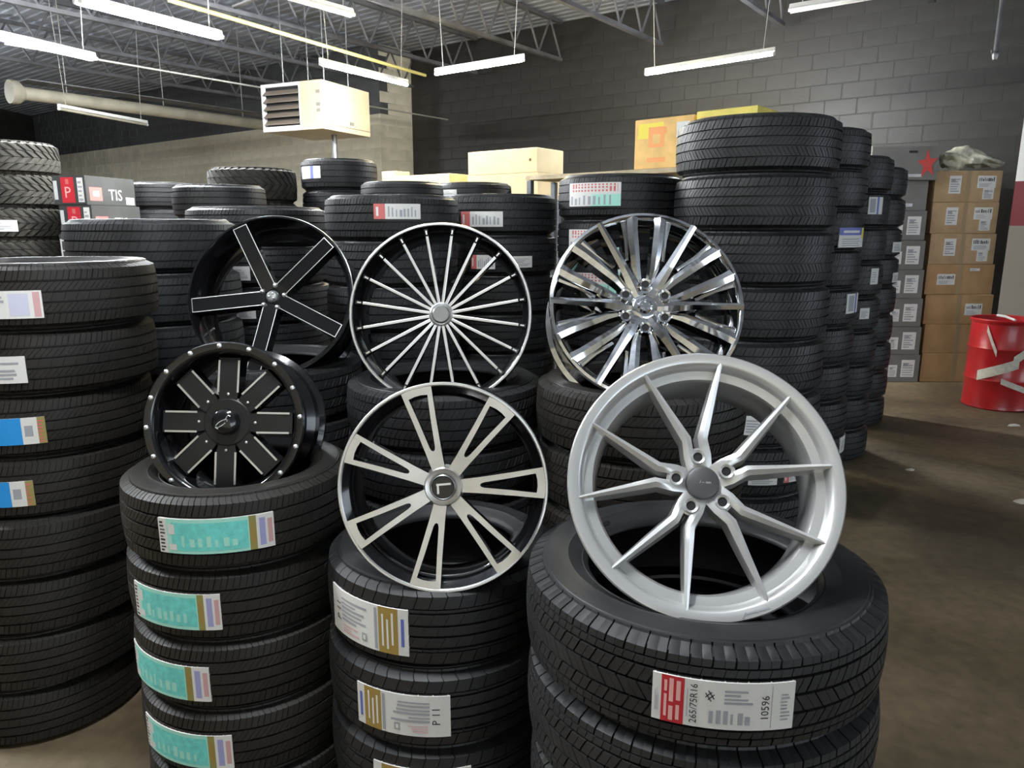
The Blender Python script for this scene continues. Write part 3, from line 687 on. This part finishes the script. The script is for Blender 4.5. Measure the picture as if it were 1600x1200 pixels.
# grey cartons column with the star box on top
GORD = ['second from top','third from top','fourth from top','fifth from top','sixth from top','seventh from top','bottom']
for k in range(7):
    h = .323; z = h*(6-k)
    dec = [(.20,.0,.15,.20,D_ship,k+9,'paper'),(.03,-.03,.10,.14,D_ship,k+11,'paper')] if k else [(.10,-.10,.16,.035,D_plain,1,'paper_grey')]
    carton('grey_box', f'dark grey carton with white labels, {GORD[k]} in the column left of brown cartons', 'box',
           (4.25+.022*k, 8.62, z), (.66, .5, h), D2(-1.5), 'card_grey', 'grey cartons beside the brown ones', dec, tape=False)
sb = carton('star_box', 'grey carton with a red star on top of the grey column', 'box', (4.29,8.60,2.263), (.72,.5,.36), D2(-1.5), 'card_grey', None, [(.10,-.13,.20,.03,D_plain,3,'paper_grey')], tape=False)
w = MB(); sv = []
for i in range(10):
    a = PI/2+2*PI*i/10+.1; r = .16 if i % 2 == 0 else .065
    sv.append((.245+r*math.cos(a)*.72, -.2515, .17+r*math.sin(a)))
sv2 = [(x, y-.001, z) for x, y, z in sv]; w.add(sv2+[(.245,-.2530,.17)], [(i, (i+1) % 10, 10) for i in range(10)]); w.build('red_star', 'star_red', sb)
MB().box((.08,-.252,.30),(.09,.003,.022)).build('hand_hole', 'dark_hole', sb)
# crumpled plastic bag on the cartons
w = MB(); n = 26; ns = 22; rnd = random.Random(5); vs = []
for i in range(n+1):
    s = i/n
    cx = -.25+.66*s; cz = .085*(1-s)**1.5+.05+.045*math.sin(PI*s)**2+.03*s; rad = (.12*(1-s)**1.1+.045)*math.sin(PI*min(max(s*.96+.02,0),1))**.35
    for k in range(ns):
        a = 2*PI*k/ns; rr = rad*(1+.26*math.sin(3*a+7*s)+.2*math.sin(5*a-11*s+1)+rnd.uniform(-.1,.1))
        vs.append((cx+rnd.uniform(-.008,.008), rr*1.1*math.cos(a), max(.004, cz+rr*.85*math.sin(a))))
w.add(vs, [(i*ns+k, i*ns+(k+1) % ns, (i+1)*ns+(k+1) % ns, (i+1)*ns+k) for i in range(n) for k in range(ns)]+[tuple(range(ns)), tuple(range(n*ns,n*ns+ns))])
bagm = w.build('plastic_bag', 'bag', None, smooth=50); bagm.location = (5.02,8.50,7*.338); bagm.rotation_euler = (0,0,-.1)
tag(bagm, 'crumpled pale plastic bag lying on the top brown carton', 'bag')

def rack(name, label, a, d, length, depth, zdeck, m):
    t = thing(name, label, 'rack', (a.x, a.y, 0), (0,0,math.atan2(d.y, d.x)))
    for x in (.03, length-.03):
        for y in (.03, depth-.03): MB().box((x,y,zdeck/2-.02),(.045,.045,zdeck-.04)).build('post', 'rack_paint', t)
    for z in (.25, 1.1, zdeck): MB().box((length/2,depth/2,z-.0175),(length,depth,.035)).build('shelf', m, t)
    return t
d1 = Vector((.753,-.658,0))
ra = rack('storage_rack', 'rack with a pale board top edge behind the chrome wheel', Vector((.12,6.71,0)), d1, 2.1, .4, 2.2, 'wood')
def on_rack(a, d, t, inset, z):
    n = Vector((-d.y, d.x, 0)); p = a+d*t+n*inset; return (p.x, p.y, z)
A1 = Vector((.3,6.55,0)); rz1 = math.atan2(d1.y, d1.x)
def D_amber(s): return [(.02,.5,.62,.95,'yellow_print'),(.22,.52,.42,.86,'orange_print',2),(.3,.44,.5,.7,'card_amber',2.6),(.30,.56,.7,.84,'orange_print',3),(.2,.55,.10,.2,'orange_print',2),(.74,.97,.6,.92,'paper',2),(.75,.98,.03,.14,'paper',2)]
carton('amber_box', 'orange printed carton on the rack behind the tallest stack', 'box', on_rack(A1,d1,1.10,.21,2.2), (.50,.36,.37), rz1, 'card_amber', None, [(0,0,.46,.34,D_amber,1,'card_amber')], tape=False)
carton('yellow_box', 'bright yellow carton next to the orange carton', 'box', on_rack(A1,d1,1.60,.21,2.2), (.46,.36,.385), rz1, 'card_yellow', None, [(-.12,.05,.16,.2,D_plain,2,'card_amber')], tape=False)
d2 = Vector((.8,-.6,0)); A2 = Vector((-1.72,9.4,0)); rz2 = math.atan2(d2.y, d2.x)
rack('storage_rack', 'rack under the pale cartons by the far wall corner', A2-d2*.15, d2, 2.9, .6, 2.07, 'wood')
def D_dots(s): return []
for k in range(2):
    c = carton('pale_box', ['pale cream carton, lower of the two stacked near the wall corner', 'pale cream carton, upper of the two stacked near the wall corner'][k], 'box', on_rack(A2,d2,1.985,.28,2.07+.25*k), (.96-.03*k,.5,.25), rz2, 'card_pale', 'pale cartons on the far rack', (), tape=False)
    MB().lathe_y([(0,-.2515),(.016,-.2515),(.017,-.249)], 14, False, 0, (.38,0,.13)).build('hand_hole', 'seam', c)
c = carton('pale_box', 'flat cream carton lying between the heater stack and the stacked pair', 'box', on_rack(A2,d2,.71,.28,2.07), (1.06,.5,.29), rz2, 'card_pale', 'pale cartons on the far rack', (), tape=False)
MB().lathe_y([(0,-.2515),(.016,-.2515),(.017,-.249)], 14, False, 0, (.2,0,.2)).build('hand_hole', 'seam', c)
carton('pale_box', 'small cream carton behind the flat one, left', 'box', on_rack(A2,d2,0,.40,2.07), (.24,.25,.38), rz2, 'card_pale', 'pale cartons on the far rack', (), tape=False)
# black wheel boxes, red square logo, far left
for k in range(9):
    h = .2433; z = h*(8-k); a80 = D2(80)
    t = thing('wheel_box', f'black wheel carton with red label, {ORD[k]}, beside the far-left mud tires', 'box', (0,0,0), (0,0,0), 'black wheel cartons')
    t.location = (-3.60+(.03 if k % 2 else 0), 6.42, z); t.rotation_euler = (0,0,a80-PI/2)
    # local: front (end) face -Y width .31 to the left of the corner, long face +X depth .62
    b = MB().box((-.155,.31,h/2),(.31,.62,h-.004)); b.build('box_body', 'card_black', t)
    def mpf(u, v, layer): return (-.155+u, -(0 if layer < 0 else .001+.0004*layer), h/2+v)
    def fl_(s): return [(.0,.12,.15,.85,'paper_grey'),(.24,.66,.03,.97,'red_print'),(.76,.95,.05,.95,'paper'),('P',.45,.42,.4,0,'pink_print'),(.4,.5,.72,.9,'red_soft',2)]+bars(.78,.93,.1,.9,5,'ink_grey',seed=s)
    wmb, mats = flat_print(fl_(k), .30, h-.02, mpf, 'card_black', step=1); wmb.build('end_label', mats, t)
    def mps(u, v, layer): return ((0 if layer < 0 else .001+.0004*layer), .31+u, h/2+v)
    def sd_(s): return [(.05,.30,.12,.62,'red_soft'),('TIS',.58,.37,.42,0,'paper'),(.80,.98,.02,.30,'paper',2.6),(.12,.24,.28,.48,'pink_print',2)]
    wmb, mats = flat_print(sd_(k), .60, h-.02, mps, 'card_black', step=1); wmb.build('side_print', mats, t)

# red drum
t = thing('steel_drum', 'red steel drum with strips of white tape at the right edge', 'drum', (4.885,7.24,0))
RD = .30
prof = [(0,.0),(RD-.01,0),(RD,.012),(RD-.004,.03),(RD-.004,.27),(RD+.006,.29),(RD-.004,.31),(RD-.004,.58),(RD+.006,.60),(RD-.004,.62),(RD-.004,.84),(RD+.008,.855),(RD+.010,.875),(RD+.002,.885),(RD-.010,.88),(RD-.012,.80),(RD-.015,.06),(0,.05)]
MB().lathe_z(prof, 64).build('drum_shell', 'drum_red', t, smooth=35)
MB().lathe_z([(0,.70),(RD-.02,.70)], 40).build('drum_contents', 'drum_dark', t)
def tape_on_drum(a0, a1, z0, z1, hw):
    w = MB(); n = 16; vs = []
    for i in range(n+1):
        s = i/n; a = D2(a0+(a1-a0)*s); z = z0+(z1-z0)*s; r = RD+.008
        vs += [(r*math.cos(a), r*math.sin(a), z-hw), (r*math.cos(a), r*math.sin(a), z+hw)]
    w.add(vs, [(2*i,2*i+2,2*i+3,2*i+1) for i in range(n)]); o = w.build('tape_strip', 'tape_white', t)
    md = o.modifiers.new('thickness', 'SOLIDIFY'); md.thickness = .002
tape_on_drum(-160,-95,.33,.48,.05); tape_on_drum(-105,-40,.50,.78,.045); tape_on_drum(-120,-70,.30,.20,.028); tape_on_drum(-152,-132,.80,.56,.03)
MB().tube([(-.05,-.2,.885),(-.02,.0,.90),(.05,.22,.885)], .012, 8).build('rim_rod', 'white_metal', t)
# upright panel at the right edge
t = thing('display_panel', 'tall white and maroon panel standing at the right edge by the wall', 'panel', (5.42,7.75,0), (0,0,D2(-38)))
MB().box((0,0,2.6),(.5,.04,.75)).build('upper_panel', 'white_metal', t); MB().box((0,0,2.0),(.5,.04,.45)).build('middle_panel', 'maroon', t)
MB().box((0,0,.8875),(.5,.04,1.775)).build('lower_panel', 'panel_grey', t)

# ------------------------------------------------------------------ ceiling things
def fixture(label, a, b, m, z, double=False, lit=True, hang=True, cat='light'):
    a, b = Vector((a[0],a[1],z)), Vector((b[0],b[1],z)); d = (b-a); L = d.length
    t = thing('tube_light' if lit else 'unlit_fixture', label, cat, a, (0,0,math.atan2(d.y, d.x)), 'hanging tube lights')
    h = MB(); wd = .06 if double else .03
    vs = [(0,-wd/2,.035),(0,wd/2,.035),(0,wd*.3,.075),(0,-wd*.3,.075)]
    h.add(vs+[(L,y,zz) for _,y,zz in vs], [(0,1,2,3),(4,7,6,5),(0,4,5,1),(1,5,6,2),(2,6,7,3),(3,7,4,0)]); h.build('housing', 'white_metal', t)
    for y in ((-.032,.032) if double else (0,)):
        MB().tube([(.02,y,.015),(L-.02,y,.015)], .017, 10).build('tube', m, t, smooth=40)
        for x in (.01, L-.01): MB().tube([(x-.01,y,.015),(x+.01,y,.015)], .0185, 10).build('end_cap', 'white_metal', t)
    if hang:
        for x, k in ((.12,-1), (L-.12,1)):
            MB().tube([(x,0,.075),(x+.10*k,0,CEIL-z)], .004, 5).build('hanger_wire', 'wire', t)
    return t
fixture('bright double tube light hanging nearest, at the upper left', (-3.26,5.98), (-2.60,7.08), 'tube_cold', 3.4, True)
fixture('double tube light cut by the left picture edge', (-4.66,6.88), (-4.20,7.93), 'tube_cold', 3.4, True)
fixture('cold tube light hanging right above the heater', (-1.99,8.14), (-1.24,9.31), 'tube_cold', 3.4)
fixture('warm yellowish tube light in front of the black wall', (-.85,8.67), (.12,7.96), 'tube_warm', 3.4)
fixture('long cold tube light above the orange and yellow cartons', (1.47,8.67), (2.56,7.68), 'tube_cold', 3.4)
fixture('unlit white strip fixture at the top centre', (-2.4,7.1), (-1.62,8.09), 'white_metal', 3.85, True, False, True, 'fixture')
fixture('unlit white strip fixture at the top right', (2.75,7.9), (3.75,7.15), 'white_metal', 3.84, True, False, True, 'fixture')
# unseen tube lights added as fill for the front stacks and beige wall
for i, (x, y) in enumerate(((-4.2,2.2),(-1.0,.6),(-9.6,8.2),(-11.2,12.0))):
    fixture(f'added fill tube light out of view, {["over the left front stack","above the camera","beyond the left edge","beyond the left edge near the beige wall"][i]}', (x,y), (x+.7,y+1.0), 'tube_cold', 3.6, i != 1)

def joist(u, v0, v1, i):
    t = thing('ceiling_joist', f'dark steel bar joist under the roof, {["first","second","third","fourth","fifth","sixth","seventh","eighth","ninth"][i]} counted from the right', 'joist', (0,0,0), (0,0,0), 'bar joists under the roof deck')
    o = W0 - WA*0 + WA*u; zt, zb = CEIL-.06, CEIL-.62
    def pt(v, z): q = o - WB*v; return (q.x, q.y, z)
    for nm, z in (('top_chord', zt), ('bottom_chord', zb)):
        a, b = Vector(pt(v0,z)), Vector(pt(v1,z)); d = b-a
        MB().box(tuple((a+b)/2), (d.length,.07,.05), math.atan2(d.y, d.x)).build(nm, 'joist_paint', t)
    n = int((v1-v0)/.62)
    base = MB().tube([(0,0,0),(.31,0,zt-zb-.03)], .017, 6).mesh('web_rod', 'joist_paint')
    q0 = Vector(pt(0,0)); q1 = Vector(pt(1,0)); ang = math.atan2(q1.y-q0.y, q1.x-q0.x)
    for k in range(n):
        for s in (0, 1):
            w = link('web_rod', base, t); w.location = pt(v0+.62*k+(.62 if s else 0), zb+.02); w.rotation_euler = (0,0,ang+(PI if s else 0))
for i in range(9): joist(-1.2+1.75*i, .2 if i < 6 else -1.0, 11.0 if i < 5 else 9.0, i)

def pipe(name, label, cat, pts, r, m, parts=()):
    o = MB().tube(pts, r, 10).build(name, m, None, smooth=50); tag(o, label, cat); return o
fixture('unlit pale strip fixture below the cream heating tube, far left', (-5.69,9.75), (-5.3,11.25), 'cream_pipe', 3.2, False, False, True, 'fixture')
pipe('gas_pipe', 'thin yellow pipe running under the roof above the heater', 'pipe', [(-3.3,7.7,3.9),(-1.25,11.31,3.9)], .022, 'yellow_pipe')
pipe('conduit', 'thin pale conduit crossing in front of the heater', 'conduit', [(-5.2,8.1,3.6),(-1.12,13.56,3.6)], .012, 'wire')
pipe('cross_pipe', 'steel pipe running under the joists at the top left', 'pipe', [(-3.2,9.2,4.25),(-1.9,8.1,4.28)], .03, 'steel')
t = thing('heating_tube', 'long cream heating tube with a flared end at the far left', 'heater', (-6.52,10.33,3.5), (0,0,math.atan2(2.87,2.05)))
MB().tube([(0,0,0),(3.9,0,0)], .085, 14).build('tube_body', 'cream_pipe', t, smooth=50)
MB().tube([(-.12,0,0),(-.02,0,0),(.05,0,0)], [.15,.15,.09], 14).build('flared_end', 'cream_pipe', t, smooth=50)
for x in (.6, 2.0, 3.4): MB().tube([(x,0,.08),(x,0,CEIL-3.5)], .006, 5).build('hanger_wire', 'wire', t)
MB().box((2.0,0,.16),(3.9,.34,.012)).build('reflector', 'joist_paint', t)
# drop pipe at upper right
t = thing('drop_pipe', 'dark vertical pipe with a small fitting at the upper right', 'pipe', (4.29,7.0,3.24))
MB().tube([(0,0,.03),(0,0,CEIL-3.24)], .020, 10).build('pipe_body', 'joist_paint', t, smooth=50)
MB().lathe_z([(0,-.03),(.02,-.025),(.026,0),(.03,.03),(.018,.045)], 16).build('nozzle', 'steel', t, smooth=50)
for s in (-1, 1): MB().tube([(0,0,.02),(s*.035,0,.03),(s*.04,0,.055)], .006, 6).build('hook', 'steel', t)
# hanging unit heater: louvred front faces left-front, long side faces right-front
hc = Vector((-2.34,9.6,2.96)); dl = (Vector((-3.93,12.45,0))-Vector((-2.93,12.0,0))).normalized()
t = thing('unit_heater', 'cream box heater with louvres hanging from the ceiling by the wall', 'heater', hc, (0,0,0))
LN, DN, HN = .96, 1.0, .575
dn = Vector((-dl.y, dl.x, 0)); dn = dn if dn.y > 0 else -dn
def HP(u, v, z): q = dl*u+dn*v; return (q.x, q.y, z)
def hbox(u0, u1, v0, v1, z0, z1):
    w = MB(); w.add([HP(u0,v0,z0),HP(u1,v0,z0),HP(u1,v1,z0),HP(u0,v1,z0),HP(u0,v0,z1),HP(u1,v0,z1),HP(u1,v1,z1),HP(u0,v1,z1)], [(0,3,2,1),(4,5,6,7),(0,1,5,4),(1,2,6,5),(2,3,7,6),(3,0,4,7)]); return w
hbox(0,LN,.05,DN,0,HN).build('cabinet', 'cream_metal', t)
hbox(.0,.34,0,.05,0,HN).build('front_panel', 'cream_metal', t)
hbox(.34,LN,.0,.05,0,.06).build('frame_rail', 'white_metal', t); hbox(.34,LN,.0,.05,HN-.04,HN).build('frame_rail', 'white_metal', t)
hbox(LN-.04,LN,.0,.05,.06,HN-.04).build('frame_post', 'white_metal', t); hbox(.34,.36,.0,.05,.06,HN-.04).build('frame_post', 'white_metal', t)
hbox(.36,LN-.04,.044,.052,.06,HN-.04).build('grille_back', 'dark_hole', t)
for k in range(5):
    z = .075+.09*k
    w = MB(); w.add([HP(.36,-.02,z),HP(LN-.04,-.02,z),HP(LN-.04,.045,z+.06),HP(.36,.045,z+.06),HP(.36,-.02,z+.008),HP(LN-.04,-.02,z+.008),HP(LN-.04,.045,z+.068),HP(.36,.045,z+.068)], [(0,3,2,1),(4,5,6,7),(0,1,5,4),(1,2,6,5),(2,3,7,6),(3,0,4,7)]); w.build('louvre', 'cream_shade', t)
for z in (.20,.27,.42): hbox(.03,.09,-.006,.0,z,z+.04).build('control_box', 'panel_grey', t)
hbox(-.008,.0,.55,.63,.10,.14).build('name_plate', 'panel_grey', t)
hbox(-.004,.0,.05,DN,.06,.068).build('seam', 'cream_shade', t)
for u, v in ((.15,.25),(.8,.25),(.15,.75),(.8,.75)):
    a = HP(u,v,HN); MB().tube([a,(a[0],a[1],CEIL-hc.z)], .008, 6).build('hanger_rod', 'steel', t)
MB().tube([HP(.3,.6,0),HP(.3,.6,-.4),HP(.3,.6,-.7)], .035, 10).build('flue_pipe', 'steel', t)

# scraps on the floor
rnd = random.Random(3)
spots = [(4.55,6.45,.07),(4.75,6.35,.05),(2.95,5.2,.04),(3.35,4.55,.09),(-1.05,1.98,.02),(-1.30,2.02,.014),(-1.22,2.1,.012),(-1.0,2.05,.016)]
where = ['below the red drum','right below the red drum','in the aisle near the right-hand stacks','farther out in the right aisle','by the riveted wheel stack','by the left front stack','in the gap between left front stacks','beside the riveted wheel stack']
for i, (x, y, s) in enumerate(spots):
    w = MB(); n = 9; vs = [(s*rnd.uniform(.6,1)*math.cos(2*PI*k/n), s*.6*rnd.uniform(.6,1)*math.sin(2*PI*k/n), 0) for k in range(n)]
    w.add(vs+[(a*.8,b*.8,.006+s*.1*rnd.random()) for a,b,_ in vs]+[(0,0,.008+s*.15)], [(k,(k+1)%n,n+(k+1)%n,n+k) for k in range(n)]+[(n+k,n+(k+1)%n,2*n) for k in range(n)])
    o = w.build('floor_scrap', 'scrap'); o.location = (x, y, 0); tag(o, f'small pale scrap on the floor {where[i]}', 'scrap', 'scraps on the floor')
